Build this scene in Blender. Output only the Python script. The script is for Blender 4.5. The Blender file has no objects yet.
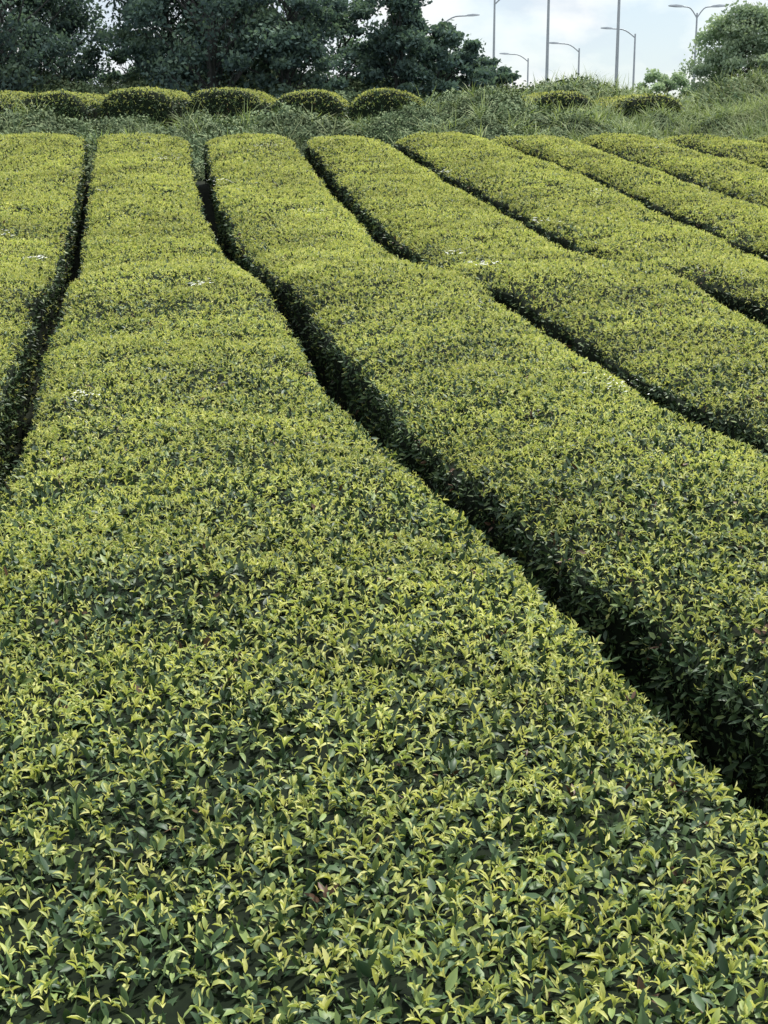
import bpy, math, random
import numpy as np
rng = np.random.default_rng(7)
random.seed(7)
scene = bpy.context.scene
CAMZ = 2.2

# ------------------------------------------------------------------ terrain
def sstep(a, b, x):
    t = np.clip((np.asarray(x, float) - a) / (b - a), 0, 1)
    return t * t * (3 - 2 * t)

def canopy(x, y):
    x = np.asarray(x, float); y = np.asarray(y, float)
    yy = np.minimum(y, 25.0)
    z = -1.4 + 0.0048 * np.maximum(yy - 8, 0) ** 2
    z = z + np.where(y > 25, 0.163 * 1.2 * (1 - np.exp(-np.maximum(y - 25, 0) / 1.2)), 0)
    z = z + 0.08 * np.exp(-((y - 13.4 - 0.12 * x) / 1.2) ** 2) - 0.05 * np.exp(-((y - 16.5) / 1.5) ** 2)
    z = z + 0.016 * np.sin(1.9 * x + 0.7 * y) + 0.010 * np.sin(1.3 * y - 0.8 * x + 1.0) + 0.006 * np.sin(3.1 * y + 2.3 * x)
    return z + CAMZ

def ground_z(x, y):
    x = np.asarray(x, float); y = np.asarray(y, float)
    a = canopy(x, np.minimum(y, 27)) - 0.82
    b = CAMZ + 0.08 + 0.0 * x
    z = a * (1 - sstep(26.8, 33, y)) + b * sstep(26.8, 33, y)
    z = z - 1.6 * sstep(62, 130, y)
    return z

# ------------------------------------------------------------------ helpers
def mesh_obj(name, verts, faces, mats, smooth=True, link=True, mat_idx=None):
    me = bpy.data.meshes.new(name)
    me.from_pydata([tuple(v) for v in verts], [], [tuple(f) for f in faces])
    for m in mats:
        me.materials.append(m)
    if mat_idx is not None:
        me.polygons.foreach_set('material_index', np.asarray(mat_idx, np.int32))
    me.polygons.foreach_set('use_smooth', np.full(len(me.polygons), smooth))
    me.update()
    ob = bpy.data.objects.new(name, me)
    if link:
        scene.collection.objects.link(ob)
    return ob

def add_attr(ob, name, vals):
    a = ob.data.attributes.new(name, 'FLOAT', 'POINT')
    a.data.foreach_set('value', np.asarray(vals, np.float32))

def new_mat(name):
    m = bpy.data.materials.new(name); m.use_nodes = True
    m.node_tree.nodes.clear()
    return m, m.node_tree.nodes, m.node_tree.links

def ramp(nodes, stops, interp='LINEAR'):
    r = nodes.new('ShaderNodeValToRGB'); r.color_ramp.interpolation = interp
    e = r.color_ramp.elements
    while len(e) < len(stops): e.new(0.5)
    for i, (p, c) in enumerate(stops):
        e[i].position = p; e[i].color = (*c, 1)
    return r

def leaf_material(name, stops, patch=(0.75, 1.2), rough=0.5, transl=0.3, tcol=(1.2, 1.35, 0.5), scale=0.6, brown=0.0, spec=0.5, rndamp=0.35):
    m, N, L = new_mat(name)
    out = N.new('ShaderNodeOutputMaterial')
    at = N.new('ShaderNodeAttribute'); at.attribute_name = 'tone'
    oi = N.new('ShaderNodeObjectInfo')
    ad = N.new('ShaderNodeMath'); ad.operation = 'MULTIPLY_ADD'
    L.new(oi.outputs['Random'], ad.inputs[0]); ad.inputs[1].default_value = rndamp
    sb = N.new('ShaderNodeMath'); sb.operation = 'SUBTRACT'; L.new(at.outputs['Fac'], sb.inputs[0]); sb.inputs[1].default_value = rndamp / 2
    L.new(sb.outputs[0], ad.inputs[2])
    r = ramp(N, stops); L.new(ad.outputs[0], r.inputs[0])
    geo = N.new('ShaderNodeNewGeometry')
    nz = N.new('ShaderNodeTexNoise'); nz.inputs['Scale'].default_value = scale; nz.inputs['Detail'].default_value = 2
    L.new(geo.outputs['Position'], nz.inputs['Vector'])
    mr = N.new('ShaderNodeMapRange'); mr.inputs[1].default_value = 0.3; mr.inputs[2].default_value = 0.7
    mr.inputs[3].default_value = patch[0]; mr.inputs[4].default_value = patch[1]
    L.new(nz.outputs['Fac'], mr.inputs[0])
    mul = N.new('ShaderNodeVectorMath'); mul.operation = 'SCALE'
    L.new(r.outputs[0], mul.inputs[0]); L.new(mr.outputs[0], mul.inputs['Scale'])
    col = mul.outputs[0]
    if brown > 0:
        gt = N.new('ShaderNodeMath'); gt.operation = 'LESS_THAN'; gt.inputs[1].default_value = brown
        L.new(oi.outputs['Random'], gt.inputs[0])
        mx = N.new('ShaderNodeMix'); mx.data_type = 'RGBA'
        L.new(gt.outputs[0], mx.inputs[0]); L.new(col, mx.inputs[6]); mx.inputs[7].default_value = (0.10, 0.055, 0.03, 1)
        col = mx.outputs[2]
    bs = N.new('ShaderNodeBsdfPrincipled'); bs.inputs['Roughness'].default_value = rough
    bs.inputs['Specular IOR Level'].default_value = spec
    L.new(col, bs.inputs['Base Color'])
    if transl > 0:
        tr = N.new('ShaderNodeBsdfTranslucent')
        tm = N.new('ShaderNodeVectorMath'); tm.operation = 'MULTIPLY'; L.new(col, tm.inputs[0]); tm.inputs[1].default_value = tcol
        L.new(tm.outputs[0], tr.inputs['Color'])
        ms = N.new('ShaderNodeMixShader'); ms.inputs[0].default_value = transl
        L.new(bs.outputs[0], ms.inputs[1]); L.new(tr.outputs[0], ms.inputs[2]); L.new(ms.outputs[0], out.inputs[0])
    else:
        L.new(bs.outputs[0], out.inputs[0])
    return m

def simple_noise_mat(name, c1, c2, scale=5, rough=0.9, bump=0.0, metallic=0):
    m, N, L = new_mat(name)
    out = N.new('ShaderNodeOutputMaterial')
    geo = N.new('ShaderNodeNewGeometry')
    nz = N.new('ShaderNodeTexNoise'); nz.inputs['Scale'].default_value = scale; nz.inputs['Detail'].default_value = 4
    L.new(geo.outputs['Position'], nz.inputs['Vector'])
    r = ramp(N, [(0.3, c1), (0.7, c2)]); L.new(nz.outputs['Fac'], r.inputs[0])
    bs = N.new('ShaderNodeBsdfPrincipled'); bs.inputs['Roughness'].default_value = rough; bs.inputs['Metallic'].default_value = metallic
    bs.inputs['Specular IOR Level'].default_value = .15
    L.new(r.outputs[0], bs.inputs['Base Color'])
    if bump:
        b = N.new('ShaderNodeBump'); b.inputs['Strength'].default_value = bump
        L.new(nz.outputs['Fac'], b.inputs['Height']); L.new(b.outputs[0], bs.inputs['Normal'])
    L.new(bs.outputs[0], out.inputs[0])
    return m

M_mature = leaf_material('tea_leaf_mature', [(0.0, (0.030, 0.064, 0.028)), (0.5, (0.080, 0.135, 0.048)), (1.0, (0.23, 0.30, 0.090))], rough=0.5, transl=0, brown=0.015, patch=(.75, 1.25), spec=.4)
M_young = leaf_material('tea_leaf_young', [(0.0, (0.30, 0.38, 0.11)), (0.5, (0.60, 0.63, 0.18)), (1.0, (0.82, 0.80, 0.34))], rough=0.5, transl=0.36, patch=(0.8, 1.12), scale=1.1, tcol=(1.1, 1.12, .7), rndamp=.5)
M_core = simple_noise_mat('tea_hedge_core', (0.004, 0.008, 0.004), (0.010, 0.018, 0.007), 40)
M_bed = simple_noise_mat('undergrowth', (0.012, 0.024, 0.012), (0.03, 0.05, 0.022), 6)
M_soil = simple_noise_mat('soil', (0.008, 0.011, 0.007), (0.018, 0.024, 0.012), 3, bump=0.3)
M_brush = leaf_material('brush_leaf', [(0.0, (0.070, 0.115, 0.06)), (0.5, (0.165, 0.225, 0.115)), (1.0, (0.31, 0.37, 0.19))], rough=0.8, transl=0, patch=(0.55, 1.35), scale=0.9, spec=.2)
M_grass = leaf_material('wild_grass_blade', [(0.0, (0.19, 0.25, 0.12)), (0.5, (0.34, 0.41, 0.20)), (1.0, (0.54, 0.58, 0.33))], rough=0.7, transl=0.2, patch=(0.7, 1.2), scale=0.5, spec=.3)
M_tree_hazed = leaf_material('tree_leaf_hazed', [(0.0, (0.065, 0.105, 0.11)), (0.5, (0.120, 0.185, 0.165)), (1.0, (0.23, 0.32, 0.22))], rough=0.8, transl=0.3, patch=(0.75, 1.25), scale=0.45, rndamp=0.05, spec=0.15, tcol=(1.1, 1.2, 0.8))  # bluish, raised leaf tones: distance haze painted into the colour
M_tree2_hazed = leaf_material('tree_leaf_light_hazed', [(0.0, (0.20, 0.28, 0.21)), (0.5, (0.33, 0.42, 0.29)), (1.0, (0.48, 0.56, 0.38))], rough=0.8, transl=0.3, patch=(0.8, 1.2), scale=0.45, rndamp=0.05, spec=0.15, tcol=(1.1, 1.2, 0.8))  # paler grey-green leaves, aerial haze also mixed into their colour
M_bark = simple_noise_mat('bark', (0.05, 0.055, 0.055), (0.09, 0.092, 0.088), 8, bump=0.4)
M_steel = simple_noise_mat('galvanised_steel', (0.46, 0.50, 0.54), (0.54, 0.58, 0.62), 2, rough=0.5, metallic=0.1)
M_web = simple_noise_mat('spider_silk', (0.70, 0.73, 0.68), (0.82, 0.84, 0.80), 30)

# ------------------------------------------------------------------ leaf prototypes
def leaf_geo(V, F, T, base, az, elev, Ln, W, fold, curl, tone, rows=(0, .25, .6, 1)):
    s = np.array([-math.sin(az), math.cos(az), 0])
    p = np.array(base, float); prev = 0; i0 = len(V)
    for k, t in enumerate(rows):
        e = elev - curl * t
        f = np.array([math.cos(az) * math.cos(e), math.sin(az) * math.cos(e), math.sin(e)])
        u = np.cross(f, s)
        if u[2] < 0: u = -u
        p = p + f * Ln * (t - prev); prev = t
        w = W * 0.5 * (math.sin(math.pi * min(t ** 0.85, 1)) ** 0.8 if 0 < t < 1 else 0.04)
        V.append(p - s * w + u * w * fold); V.append(p.copy()); V.append(p + s * w + u * w * fold)
        tt = tone + 0.10 * (t - 0.5)
        T += [tt, tt - 0.12, tt]
        if k:
            a = i0 + 3 * (k - 1); b = i0 + 3 * k
            F.append((a, a + 1, b + 1, b)); F.append((a + 1, a + 2, b + 2, b + 1))

def proto_collection(name, builder, n, mat):
    col = bpy.data.collections.new(name)
    for i in range(n):
        V, F, T = [], [], []
        builder(V, F, T, i)
        ob = mesh_obj(name + '_part', V, F, [mat], link=False)
        add_attr(ob, 'tone', T)
        col.objects.link(ob)
    return col

def b_mature(V, F, T, i):
    n = random.randint(5, 7); a0 = random.uniform(0, 6.28)
    for k in range(n):
        az = a0 + k * 2.4 + random.uniform(-.4, .4)
        z = -0.035 + 0.045 * k / n
        leaf_geo(V, F, T, (0.006 * math.cos(az), 0.006 * math.sin(az), z), az, random.uniform(-0.1, 1.25), random.uniform(.024, .048), random.uniform(.010, .018),
                 random.uniform(.15, .7), random.uniform(-.2, 1.2), random.uniform(0.0, 0.9))
def b_young(V, F, T, i):
    n = random.randint(1, 4); a0 = random.uniform(0, 6.28)
    lean = random.uniform(0, 6.28)
    for k in range(n):
        az = a0 + k * 2.2 + random.uniform(-.7, .7)
        leaf_geo(V, F, T, (0, 0, 0.002 + 0.012 * k / n), az, random.uniform(0.2, 1.4), random.uniform(.014, .033), random.uniform(.005, .010),
                 random.uniform(.5, 1.4), random.uniform(.2, 2.1), random.uniform(0.0, 0.75), rows=(0, .25, .5, .78, 1))
    leaf_geo(V, F, T, (0, 0, 0.008), lean, 1.35, random.uniform(.014, .026), 0.004, .9, .3, 0.9)
def b_brush(V, F, T, i):
    for k in range(16):
        az = random.uniform(0, 6.28)
        r = random.uniform(0, .14)
        leaf_geo(V, F, T, (r * math.cos(az * 1.7), r * math.sin(az * 1.7), random.uniform(-.05, .12)), az, random.uniform(-.3, 1.1), random.uniform(.04, .08), random.uniform(.02, .04),
                 .3, random.uniform(0, .8), random.uniform(0.1, 0.9), rows=(0, .5, 1))
def b_grass(V, F, T, i):
    for k in range(18):
        az = random.uniform(0, 6.28); r = random.uniform(0, .08)
        leaf_geo(V, F, T, (r * math.cos(k), r * math.sin(k), -.03), az, random.uniform(1.0, 1.5), random.uniform(.3, .6), random.uniform(.008, .018),
                 .3, random.uniform(0.3, 1.6), random.uniform(0.1, 0.9), rows=(0, .3, .7, 1))
C_mature = proto_collection('tea_leaf_cluster', b_mature, 12, M_mature)
C_young = proto_collection('tea_shoot', b_young, 16, M_young)
C_brush = proto_collection('brush_sprig', b_brush, 8, M_brush)
C_grass = proto_collection('grass_tuft', b_grass, 6, M_grass)

def scatter(ob, layers, seed=0):
    ng = bpy.data.node_groups.new('foliage_scatter', 'GeometryNodeTree')
    ng.interface.new_socket('Geometry', in_out='INPUT', socket_type='NodeSocketGeometry')
    ng.interface.new_socket('Geometry', in_out='OUTPUT', socket_type='NodeSocketGeometry')
    N, L = ng.nodes, ng.links
    gi = N.new('NodeGroupInput'); go = N.new('NodeGroupOutput'); jn = N.new('GeometryNodeJoinGeometry')
    L.new(gi.outputs[0], jn.inputs[0])
    for k, (col, da, smin, smax, tilt, zlo, zhi) in enumerate(layers):
        d = N.new('GeometryNodeDistributePointsOnFaces'); d.inputs['Seed'].default_value = seed * 13 + k
        na = N.new('GeometryNodeInputNamedAttribute'); na.data_type = 'FLOAT'; na.inputs['Name'].default_value = da
        L.new(gi.outputs[0], d.inputs['Mesh']); L.new(na.outputs[0], d.inputs['Density'])
        ro = N.new('FunctionNodeRandomValue'); ro.data_type = 'FLOAT_VECTOR'
        ro.inputs[0].default_value = (-0.012, -0.012, zlo); ro.inputs[1].default_value = (0.012, 0.012, zhi); ro.inputs['Seed'].default_value = 5 + k
        sp = N.new('GeometryNodeSetPosition'); L.new(d.outputs['Points'], sp.inputs['Geometry']); L.new(ro.outputs[0], sp.inputs['Offset'])
        ci = N.new('GeometryNodeCollectionInfo'); ci.inputs['Collection'].default_value = col
        ci.inputs['Separate Children'].default_value = True; ci.inputs['Reset Children'].default_value = True
        ip = N.new('GeometryNodeInstanceOnPoints'); ip.inputs['Pick Instance'].default_value = True
        L.new(sp.outputs[0], ip.inputs['Points']); L.new(ci.outputs[0], ip.inputs['Instance'])
        ri = N.new('FunctionNodeRandomValue'); ri.data_type = 'INT'; ri.inputs[4].default_value = 0; ri.inputs[5].default_value = len(col.objects) - 1
        ri.inputs['Seed'].default_value = 31 + k
        L.new(ri.outputs[2], ip.inputs['Instance Index'])
        rr = N.new('FunctionNodeRandomValue'); rr.data_type = 'FLOAT_VECTOR'
        rr.inputs[0].default_value = (-tilt, -tilt, 0); rr.inputs[1].default_value = (tilt, tilt, 6.283); rr.inputs['Seed'].default_value = 77 + k
        er = N.new('FunctionNodeEulerToRotation'); L.new(rr.outputs[0], er.inputs[0])
        rt = N.new('FunctionNodeRotateRotation'); rt.rotation_space = 'LOCAL'
        L.new(d.outputs['Rotation'], rt.inputs[0]); L.new(er.outputs[0], rt.inputs[1]); L.new(rt.outputs[0], ip.inputs['Rotation'])
        rs = N.new('FunctionNodeRandomValue'); rs.data_type = 'FLOAT'; rs.inputs[2].default_value = smin; rs.inputs[3].default_value = smax
        rs.inputs['Seed'].default_value = 99 + k
        ns = N.new('GeometryNodeInputNamedAttribute'); ns.data_type = 'FLOAT'; ns.inputs['Name'].default_value = 'scl'
        mm = N.new('ShaderNodeMath'); mm.operation = 'MULTIPLY'; L.new(rs.outputs[1], mm.inputs[0]); L.new(ns.outputs[0], mm.inputs[1])
        L.new(mm.outputs[0], ip.inputs['Scale'])
        L.new(ip.outputs[0], jn.inputs[0])
    L.new(jn.outputs[0], go.inputs[0])
    md = ob.modifiers.new('foliage', 'NODES'); md.node_group = ng

NT = rng.random((64, 64))
def vnoise(x, y, s):
    x = np.asarray(x) * s + 100; y = np.asarray(y) * s + 100
    xi = np.floor(x).astype(int); yi = np.floor(y).astype(int); fx = x - xi; fy = y - yi
    fx = fx * fx * (3 - 2 * fx); fy = fy * fy * (3 - 2 * fy)
    g = lambda a, b: NT[a % 64, b % 64]
    return (g(xi, yi) * (1 - fx) + g(xi + 1, yi) * fx) * (1 - fy) + (g(xi, yi + 1) * (1 - fx) + g(xi + 1, yi + 1) * fx) * fy

# ------------------------------------------------------------------ tea rows
GAPS = [
 [(25.4,-4.89),(19.85,-3.98),(14.85,-3.16),(12.65,-2.85),(10.6,-2.53),(8.2,-2.08),(6.82,-1.85),(5.8,-1.69),(4.93,-1.54),(3.05,-1.23),(0,-.73)],
 [(25.4,-3.09),(22.5,-2.68),(19.85,-2.27),(17.4,-1.83),(14.85,-1.27),(12.65,-.80),(10.6,-.44),(9.3,-.25),(8.2,-.05),(6.82,.24),(5.81,.46),(4.93,.65),(3.91,.88),(3.05,1.06),(0,1.68)],
 [(25,-1.30),(22.5,-.87),(19.85,-.445),(17.4,.05),(15,.53),(13.3,1.05),(11.6,1.32),(10.6,1.44),(9.3,1.62),(8.2,1.78),(7.07,1.96),(5,2.28),(0,3.1)],
 [(25,.31),(22.5,.90),(19.85,1.52),(17.4,2.01),(15.5,2.38),(13.6,2.88),(11.9,3.12),(9,3.5),(5,4.1),(0,4.9)],
 [(25.4,1.93),(23.9,2.52),(22.5,3.0),(19.85,3.52),(17.4,3.95),(15.9,4.12),(13.5,4.5),(9,5.2),(0,6.7)],
 [(25.4,3.42),(22.9,4.2),(21.1,4.65),(19.85,5.0),(15,5.9),(9,6.9),(0,8.4)],
 [(25.4,4.84),(23.9,5.4),(22.9,5.79),(18,7.0),(9,8.6),(0,10.1)],
]
STEP = 0.08
YS = np.arange(0.2, 26.6, STEP)
def curve(pts):
    p = sorted(pts); y = [a for a, b in p]; x = [b for a, b in p]
    sl = (x[-1] - x[-3]) / (y[-1] - y[-3]); y.append(27.0); x.append(x[-1] + sl * (27.0 - y[-2]))
    c = np.interp(YS, y, x)
    k = np.hanning(15); k /= k.sum()
    cp = np.concatenate([c[0] - (c[1] - c[0]) * np.arange(7, 0, -1), c, c[-1] + (c[-1] - c[-2]) * np.arange(1, 8)])
    return np.convolve(cp, k, 'valid')
GC = [curve(g) for g in GAPS]
G0 = GC[0]; G6 = GC[-1]
GC = [G0 - 1.85 * 2, G0 - 1.85] + GC + [G6 + 1.6, G6 + 3.3]
def gapw(gi, ys):
    w = 0.115 + 0.06 * vnoise(ys, gi * 7.3 + 0 * ys, 1.1) + 0.05 * (vnoise(ys, gi * 3.1 + 0 * ys, 4) - .5)
    w = w * (1 - 0.05 * sstep(12, 25, ys))
    if gi == 2: w = w * .85
    if gi == 4: w = w * (1 - 0.95 * np.exp(-((ys - 14.1) / 0.85) ** 4))
    if gi == 5: w = w * (1 - 0.95 * np.exp(-((ys - 14.5) / 0.9) ** 4))
    if gi == 6: w = w * (1 - 0.6 * np.exp(-((ys - 17.5) / 0.6) ** 4))
    return w

def build_row(ys, xl, xr, zfun, hgt, dens_fun, seed, round_start=False, young=1.0):
    nt = 19
    V = []; D1 = []; D2 = []; S = []
    ncol = nt + 8
    for j, y in enumerate(ys):
        L_, R_ = xl[j], xr[j]; w = R_ - L_
        end = min((ys[-1] - y) / 0.5, 1.0)
        if round_start: end = min(end, (y - ys[0]) / 0.3)
        end = max(end, 0.0)
        er = math.sqrt(1 - (1 - end) ** 2)
        xs = []; zs = []; kind = []
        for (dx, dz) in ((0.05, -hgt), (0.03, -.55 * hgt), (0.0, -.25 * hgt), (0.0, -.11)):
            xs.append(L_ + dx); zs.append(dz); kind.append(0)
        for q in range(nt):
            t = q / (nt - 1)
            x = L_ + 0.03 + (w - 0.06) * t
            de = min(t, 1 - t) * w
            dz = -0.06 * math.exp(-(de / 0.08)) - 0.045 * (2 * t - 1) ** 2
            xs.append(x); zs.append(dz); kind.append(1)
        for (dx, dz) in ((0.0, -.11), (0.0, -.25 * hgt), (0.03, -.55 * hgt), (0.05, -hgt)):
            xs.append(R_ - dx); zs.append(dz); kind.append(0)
        xs = np.array(xs); zs = np.array(zs); kind = np.array(kind)
        zt = zfun(xs, np.full_like(xs, y))
        bump = (vnoise(xs, y + 0 * xs, 5) - .5) * 0.04 + (vnoise(xs, y + 0 * xs, 1.7) - .5) * 0.05 + (vnoise(xs + 3, y + 0 * xs, 9) - .5) * 0.022
        zz = zt + (zs + hgt) * er - hgt + bump * (kind == 1)
        jit = (vnoise(xs * 0 + seed * 3.3 + zs * 4, y + 0 * xs, 3) - .5) * 0.07
        xs = xs + jit * (kind == 0)
        for a, b in zip(xs, zz): V.append((a, y, b))
        dm, dy, sc = dens_fun(xs, y)
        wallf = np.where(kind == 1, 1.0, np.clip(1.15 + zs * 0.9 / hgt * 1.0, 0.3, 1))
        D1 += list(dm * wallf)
        pn = vnoise(xs, y + 0 * xs, 2.2) * .5 + vnoise(xs, y + 0 * xs, 6) * .5
        D2 += list(dy * np.where(kind == 1, 1.0, 0.02) * (0.45 + 1.1 * sstep(.15, .85, pn)) * young * (1 if er > .9 else .15))
        S += list(sc)
    F = []
    for j in range(len(ys) - 1):
        for q in range(ncol - 1):
            a = j * ncol + q
            F.append((a, a + 1, a + ncol + 1, a + ncol))
    F.append(tuple(range(ncol))); b = (len(ys) - 1) * ncol; F.append(tuple(b + k for k in range(ncol - 1, -1, -1)))
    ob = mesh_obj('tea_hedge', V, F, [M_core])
    add_attr(ob, 'dm', D1); add_attr(ob, 'dy', D2); add_attr(ob, 'scl', S)
    scatter(ob, [(C_mature, 'dm', .7, 1.15, .6, -.02, .018), (C_young, 'dy', .65, 1.3, .6, -.008, .030)], seed)
    return ob

def dens_field(xs, y):
    vis = np.clip(1.3 - np.maximum(np.abs(xs) - (0.27 * y + 0.9), 0) * 2.0, 0.0, 1)
    f = float(sstep(3.5, 14, y))
    dm = (1250 - 1010 * f) * vis
    dy = (1250 - 350 * f) * vis * (1 - .22 * (1 - float(sstep(2.5, 5, y))))
    sc = 1 + 0.45 * float(sstep(7, 20, y)) + 0 * xs
    return dm, dy, sc

for r in range(len(GC) - 1):
    w1 = gapw(r, YS); w2 = gapw(r + 1, YS)
    xl = GC[r] + w1; xr = GC[r + 1] - w2
    near = np.where((xl < 0.27 * YS + 2.2) & (xr > -(0.27 * YS + 2.2)))[0]
    s = near[0]
    build_row(YS[s:], xl[s:], xr[s:], canopy, 0.8, dens_field, r + 1)

def dens_back(xs, y):
    return 200 + 0 * xs, 280 + 0 * xs, 1.7 + 0 * xs
YB = np.concatenate([np.arange(33.0, 34.4, .1), np.arange(34.5, 39, .3)])
for k in (0, 1, 2, 3, 4, 5, 7, 8):
    cx = -9.0 + 1.84 * k + random.uniform(-.1, .1)
    hh = 1.03 + random.uniform(-.09, .07) - (.05 if k > 5 else 0)
    w = 0.79 + random.uniform(-.05, .05)
    slope = random.uniform(-.04, .02)
    ph = random.uniform(0, 6)
    def zf(x, y, cx=cx, hh=hh, ph=ph):
        return CAMZ + 0.08 + hh - 0.20 * np.abs((x - cx) / 0.82) ** 2.8 + 0.02 * (y - 33) + .03 * np.sin(2.3 * x + ph)
    build_row(YB, cx - w + slope * (YB - 33), cx + w + slope * (YB - 33), zf, hh, dens_back, 40 + k, round_start=True)

# ------------------------------------------------------------------ spider webs on the hedge tops
V, F = [], []
for (wx_, wy_, n, rad) in [(-1.65, 8.1, 22, .10), (1.35, 8.6, 46, .17), (1.0, 14.6, 26, .12), (-3.6, 15.5, 24, .10), (.75, 15.7, 24, .1), (-1.6, 13.0, 20, .1),
                           (-2.3, 21.5, 30, .15), (-3.4, 23.5, 40, .18), (-3.8, 25.2, 44, .2), (-1.9, 24.6, 36, .2), (3.1, 24.2, 44, .2), (4.4, 24.6, 40, .16), (1.9, 18.2, 26, .12), (-.9, 18.8, 26, .12), (-4.4, 17.2, 26, .12), (2.9, 20.3, 26, .12), (.9, 22.3, 26, .12)]:
    for q in range(n):
        a = random.uniform(0, 6.28); r_ = rad * math.sqrt(random.random()) * random.uniform(.6, 1.6)
        x = wx_ + r_ * 1.2 * math.cos(a); y = wy_ + 1.6 * r_ * math.sin(a); z = float(canopy(x, y)) + random.uniform(.02, .05)
        s = random.uniform(.003, .009) * (1 if wy_ < 12 else 2.1); t = random.uniform(0, 3.14)
        i0 = len(V); dx, dy = s * math.cos(t), s * math.sin(t)
        V += [(x - dx * 2, y - dy * 2, z), (x + dy * .6, y - dx * .6, z + .002), (x + dx * 2, y + dy * 2, z + .003), (x - dy * .6, y + dx * .6, z + .004)]
        F.append((i0, i0 + 1, i0 + 2, i0 + 3))
mesh_obj('spider_web', V, F, [M_web])

# ------------------------------------------------------------------ ground
gx = np.unique(np.concatenate([np.linspace(-600, -20, 25), np.arange(-20, 20.1, .5), np.linspace(20, 600, 25)]))
gy = np.unique(np.concatenate([np.linspace(-200, -3, 12), np.arange(-3, 45, .5), np.arange(45, 140, 5), np.linspace(140, 1500, 25)]))
X, Y = np.meshgrid(gx, gy)
Z = ground_z(np.clip(X, -30, 30), np.maximum(Y, 0))
V = np.stack([X.ravel(), Y.ravel(), Z.ravel()], 1)
nx = len(gx)
F = [(j * nx + i, j * nx + i + 1, (j + 1) * nx + i + 1, (j + 1) * nx + i) for j in range(len(gy) - 1) for i in range(nx - 1)]
mesh_obj('ground', V, F, [M_soil])

# ------------------------------------------------------------------ brush bank
bx = np.arange(-10, 10.01, .15); by = np.arange(27.0, 32.8, .15)
X, Y = np.meshgrid(bx, by)
prof = np.sin(np.pi * np.clip((Y - 27.0) / 5.8, 0, 1)) ** 0.6
top = 0.38 + 0.45 * (vnoise(X, Y, .55) - .5) + 0.55 * (vnoise(X, Y, 1.6) - .5) + 0.28 * (vnoise(X, Y, 4) - .5) + 0.18 * sstep(0, 3, X) + .38 * np.exp(-((X - 2.0) / .9) ** 2) + 0.20 * sstep(4.5, 7, X)
Z = ground_z(X, Y) + prof * top - 0.05
V = np.stack([X.ravel(), Y.ravel(), Z.ravel()], 1); nx = len(bx)
F = [(j * nx + i, j * nx + i + 1, (j + 1) * nx + i + 1, (j + 1) * nx + i) for j in range(len(by) - 1) for i in range(nx - 1)]
br = mesh_obj('wild_brush', V, F, [M_bed])
gr = (sstep(1.5, 6, X) * .9 + .14) * (0.4 + vnoise(X, Y, 1.2))
add_attr(br, 'db', (130 * (1.15 - 0.7 * sstep(4, 7, X))).ravel()); add_attr(br, 'dg', (30 * gr).ravel()); add_attr(br, 'scl', (0.7 + .7 * vnoise(X, Y, 1)).ravel())
scatter(br, [(C_brush, 'db', .6, 1.4, .7, -.05, .1), (C_grass, 'dg', .4, 1.2, .25, -.02, .05)], 90)

bx = np.arange(-16, 20.01, .4); by = np.arange(42.5, 50, .4)
X, Y = np.meshgrid(bx, by)
prof = np.sin(np.pi * np.clip((Y - 42.5) / 7.5, 0, 1)) ** 0.5
top = 1.15 + 0.8 * (vnoise(X, Y, .35) - .5) + 0.5 * (vnoise(X, Y, 1.2) - .5) + .15 * sstep(8, 10, X) + .5 * sstep(2, -2, X)
Z = ground_z(X, Y) + prof * top - 0.05
V = np.stack([X.ravel(), Y.ravel(), Z.ravel()], 1); nx = len(bx)
F = [(j * nx + i, j * nx + i + 1, (j + 1) * nx + i + 1, (j + 1) * nx + i) for j in range(len(by) - 1) for i in range(nx - 1)]
br2 = mesh_obj('shrub_thicket', V, F, [M_bed])
add_attr(br2, 'db', np.full(X.size, 40.)); add_attr(br2, 'dg', (8 * sstep(2, 8, X)).ravel()); add_attr(br2, 'scl', np.full(X.size, 1.7))
scatter(br2, [(C_brush, 'db', .7, 1.5, .7, -.05, .12), (C_grass, 'dg', .5, 1.0, .25, -.02, .05)], 91)

# ------------------------------------------------------------------ trees
def tube(V, F, pts, rads, n=7):
    i0 = len(V)
    pts = [np.array(p, float) for p in pts]
    for k, p in enumerate(pts):
        d = pts[min(k + 1, len(pts) - 1)] - pts[max(k - 1, 0)]; d /= np.linalg.norm(d) + 1e-9
        a = np.cross(d, (0.3, 1, 0.1)); a /= np.linalg.norm(a) + 1e-9; b = np.cross(d, a)
        for q in range(n):
            th = 2 * math.pi * q / n
            V.append(p + rads[k] * (math.cos(th) * a + math.sin(th) * b))
        if k:
            for q in range(n):
                u = i0 + (k - 1) * n + q; v = i0 + (k - 1) * n + (q + 1) % n
                F.append((u, v, v + n, u + n))
    F.append(tuple(i0 + (len(pts) - 1) * n + q for q in range(n)))

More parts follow.
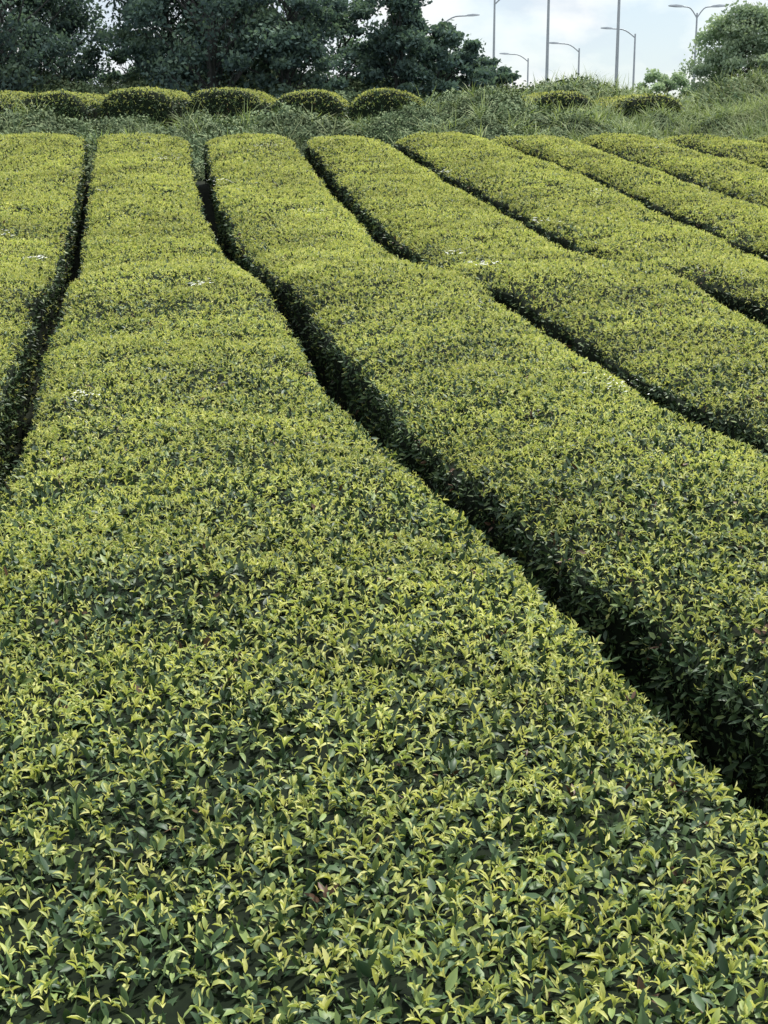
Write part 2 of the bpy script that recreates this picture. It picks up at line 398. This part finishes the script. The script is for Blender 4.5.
def make_tree(x, y, H, rx, seed, lo=0.15, nclump=46, nleaf=330, lsize=.15, name='tree', mat=None, clump=0.17, stray=.15):
    r = np.random.default_rng(seed)
    z0 = float(ground_z(x, y)) - 0.1
    V, F = [], []
    base = np.array([x, y, z0])
    tp = [base]
    for k in range(1, 7):
        tp.append(base + np.array([r.normal(0, .05 * rx) * k / 3, r.normal(0, .05 * rx) * k / 3, H * .86 * k / 6]))
    tr = [H * .020 * (1 - .13 * k) for k in range(7)]
    tube(V, F, tp, tr, 9)
    cl = []
    for c in range(nclump):
        h = lo + (0.97 - lo) * ((c + r.random()) / nclump)
        wr = math.sqrt(max(0.04, 1 - ((h - (lo + 1) / 2 * .92) / ((1 - lo) * .56)) ** 2))
        ang = r.random() * 6.283; rad = rx * wr * (0.25 + .78 * math.sqrt(r.random()))
        p = base + np.array([math.cos(ang) * rad, math.sin(ang) * rad, h * H])
        cl.append((p, H * clump * .5 * r.uniform(.5, 1.2)))
        s = max(0.08, h - r.uniform(.12, .3)); s0 = tp[0] + (tp[-1] - tp[0]) * min(s / .86, .98)
        mid = (s0 + p) / 2 + np.array([0, 0, -.05 * H * r.random()])
        tube(V, F, [s0, mid, p], [H * .006, H * .004, H * .0015], 5)
    nb = len(F)
    P = []; TN = []
    for p, cr in cl:
        n = int(nleaf * r.uniform(.6, 1.2))
        d = r.normal(size=(n, 3)); d /= np.linalg.norm(d, axis=1)[:, None]
        rr = cr * (r.random(n) ** .45) * (1 + .6 * (r.random(n) < stray))
        q = p + d * rr[:, None] * np.array([1.25, 1.25, .75])
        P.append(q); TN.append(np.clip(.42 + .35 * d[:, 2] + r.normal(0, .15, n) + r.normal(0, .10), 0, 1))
    P = np.concatenate(P); TN = np.concatenate(TN); n = len(P)
    a = r.normal(size=(n, 3)); a /= np.linalg.norm(a, axis=1)[:, None]
    b = np.cross(a, r.normal(size=(n, 3))); b /= np.linalg.norm(b, axis=1)[:, None]
    s = (lsize * r.uniform(.5, 1.2, n))[:, None]
    A = P - a * s * .6; B = P + b * s * .32; C = P + a * s * .6; D = P - b * s * .32
    i0 = len(V)
    LV = np.stack([A, B, C, D], 1).reshape(-1, 3)
    allV = np.concatenate([np.array(V), LV])
    idx = (np.arange(n) * 4 + i0)
    F2 = [(i, i + 1, i + 2, i + 3) for i in idx.tolist()]
    ob = mesh_obj(name, allV.tolist(), F + F2, [M_bark, mat or M_tree_hazed], smooth=False, mat_idx=[0] * nb + [1] * n)
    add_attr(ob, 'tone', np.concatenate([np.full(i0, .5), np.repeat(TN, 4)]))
    return ob

T = [(-11.3, 45, 7.4, 2.3), (-13.6, 48, 8.4, 2.6), (-9.8, 47, 5.0, 1.3), (-6.4, 46, 6.8, 1.6), (-4.9, 44, 7.6, 2.0), (-2.9, 45, 5.5, 1.9), (-1.2, 47, 4.4, 1.6),
     (0.4, 46, 4.8, .9), (1.8, 47, 3.5, 1.4), (3.1, 48, 2.6, 1.2), (-8.2, 50, 3.0, 1.7), (-3.8, 48, 6.6, 2.0), (-5.9, 49, 6.6, 2.0), (-12.0, 49, 6.6, 2.4), (0.8, 49, 3.6, 1.8)]
for i, (x, y, H, rx) in enumerate(T):
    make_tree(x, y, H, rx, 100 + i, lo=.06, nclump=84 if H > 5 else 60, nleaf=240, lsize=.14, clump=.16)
make_tree(13.9, 60, 5.1, 1.8, 300, lo=.1, nclump=140, nleaf=260, lsize=.14, clump=.2, mat=M_tree2_hazed, stray=.03)
make_tree(16.8, 62, 5.0, 1.8, 301, lo=.1, nclump=120, nleaf=260, lsize=.14, clump=.2, mat=M_tree2_hazed, stray=.03)
make_tree(11.6, 64, 2.9, 1.3, 302, lo=.1, nclump=50, nleaf=240, lsize=.15, mat=M_tree2_hazed)
make_tree(9.6, 62, 2.0, 1.6, 303, lo=.1, nclump=50, nleaf=240, lsize=.15, mat=M_tree2_hazed)

# ------------------------------------------------------------------ street lamps
def lamp(x, y, ztop, arm, side, double=False, thick=.085):
    z0 = float(ground_z(x, y)) - .1
    V, F = [], []
    H = CAMZ + ztop
    tube(V, F, [(x, y, z0), (x, y, z0 + .5), (x, y, z0 + .52), (x, y, H - .25)], [thick * 1.7, thick * 1.7, thick * 1.15, thick * .65], 12)
    for sd in ([side, -side] if double else [side]):
        pts = [(x, y, H - .5)]
        for k in range(1, 8):
            t = k / 7; pts.append((x + sd * arm * t, y, H - .5 + .5 * math.sin(min(t * 1.5, 1) * math.pi / 2) + .06 * t))
        tube(V, F, pts, [thick * .5] * 8, 8)
        ex = x + sd * arm; hz = H + .06
        i0 = len(V)
        prof = [(-.05, .04, .03), (.05, .12, .06), (.35, .16, .08), (.65, .12, .05), (.75, .04, .02)]
        for (dx, wy, hz2) in prof:
            for (sy, sz) in ((-1, -.5), (1, -.5), (.7, 1), (-.7, 1)):
                V.append(np.array([ex + sd * dx, y + sy * wy, hz + sz * hz2 + .05 * dx]))
        for k in range(4):
            for q in range(4):
                a = i0 + k * 4 + q; b = i0 + k * 4 + (q + 1) % 4
                F.append((a, b, b + 4, a + 4))
        F.append((i0, i0 + 1, i0 + 2, i0 + 3)); F.append(tuple(i0 + 16 + q for q in range(4)))
    return mesh_obj('street_lamp', V, F, [M_steel], smooth=False)
for (x, D, ztop, arm, side, dbl) in [(4.97, 70, 6.55, 1.25, 1, False), (6.55, 62, 7.7, 1.7, -1, False), (9.05, 60, 8.2, 1.7, 1, False), (13.25, 105, 6.5, 1.4, -1, False),
                                (16.2, 100, 7.1, 1.5, -1, False), (11.2, 120, 6.65, 1.5, -1, False), (3.3, 90, 7.1, 1.5, 1, False), (16.1, 80, 6.75, .75, 1, True)]:
    lamp(x, D, ztop, arm, side, dbl, thick=.065 if D < 90 else .08)

# ------------------------------------------------------------------ world + sun
SUN_EL, SUN_AZ = 63, 38
w = bpy.data.worlds.new('World'); scene.world = w; w.use_nodes = True
N, L = w.node_tree.nodes, w.node_tree.links; N.clear()
out = N.new('ShaderNodeOutputWorld')
sky = N.new('ShaderNodeTexSky'); sky.sky_type = 'NISHITA'; sky.sun_disc = False
sky.sun_elevation = math.radians(SUN_EL); sky.sun_rotation = math.radians(SUN_AZ); sky.air_density = 1.0; sky.dust_density = 0.6; sky.ozone_density = 2
b1 = N.new('ShaderNodeBackground'); b1.inputs[1].default_value = 0.15; L.new(sky.outputs[0], b1.inputs[0])
b2 = N.new('ShaderNodeBackground'); b2.inputs[1].default_value = 1.22
tc = N.new('ShaderNodeTexCoord'); mp = N.new('ShaderNodeMapping'); mp.inputs['Scale'].default_value = (1, 1, 1.8); mp.inputs['Location'].default_value = (0.55, 0.1, 0.2)
nz = N.new('ShaderNodeTexNoise'); nz.inputs['Scale'].default_value = 8; nz.inputs['Detail'].default_value = 8; nz.inputs['Roughness'].default_value = .55
L.new(tc.outputs['Generated'], mp.inputs[0]); L.new(mp.outputs[0], nz.inputs['Vector'])
rp = ramp(N, [(0.38, (0.6, 0.6, 0.6)), (0.52, (1.0, 1.0, 1.0))]); L.new(nz.outputs['Fac'], rp.inputs[0])
nz2 = N.new('ShaderNodeTexNoise'); nz2.inputs['Scale'].default_value = 17; nz2.inputs['Detail'].default_value = 9; nz2.inputs['Roughness'].default_value = .5
L.new(mp.outputs[0], nz2.inputs['Vector'])
rc = ramp(N, [(0.40, (0.60, 0.68, 0.76)), (0.50, (0.76, 0.80, 0.83)), (0.60, (0.86, 0.86, 0.86))]); L.new(nz2.outputs['Fac'], rc.inputs[0]); L.new(rc.outputs[0], b2.inputs[0])
ms = N.new('ShaderNodeMixShader'); L.new(rp.outputs[0], ms.inputs[0]); L.new(b1.outputs[0], ms.inputs[1]); L.new(b2.outputs[0], ms.inputs[2])
L.new(ms.outputs[0], out.inputs[0])

sd = bpy.data.lights.new('sun', 'SUN'); sd.energy = 5.0; sd.angle = math.radians(4); sd.color = (1, .96, .89)
so = bpy.data.objects.new('sun', sd); scene.collection.objects.link(so)
from mathutils import Vector
el, az = math.radians(SUN_EL), math.radians(SUN_AZ)
dirv = Vector((math.sin(az) * math.cos(el), math.cos(az) * math.cos(el), math.sin(el)))
so.rotation_euler = (-dirv).to_track_quat('-Z', 'Y').to_euler()
so.location = (0, 0, 30)

# ------------------------------------------------------------------ camera
cd = bpy.data.cameras.new('camera'); cam = bpy.data.objects.new('camera', cd); scene.collection.objects.link(cam)
cam.location = (0, 0, CAMZ); cam.rotation_euler = (math.radians(90 - 14), 0, 0)
cd.sensor_fit = 'VERTICAL'; cd.sensor_height = 36; cd.lens = 52.0; cd.clip_end = 3000; cd.clip_start = .05
scene.camera = cam
scene.view_settings.view_transform = 'Standard'; scene.view_settings.look = 'None'; scene.view_settings.exposure = 0
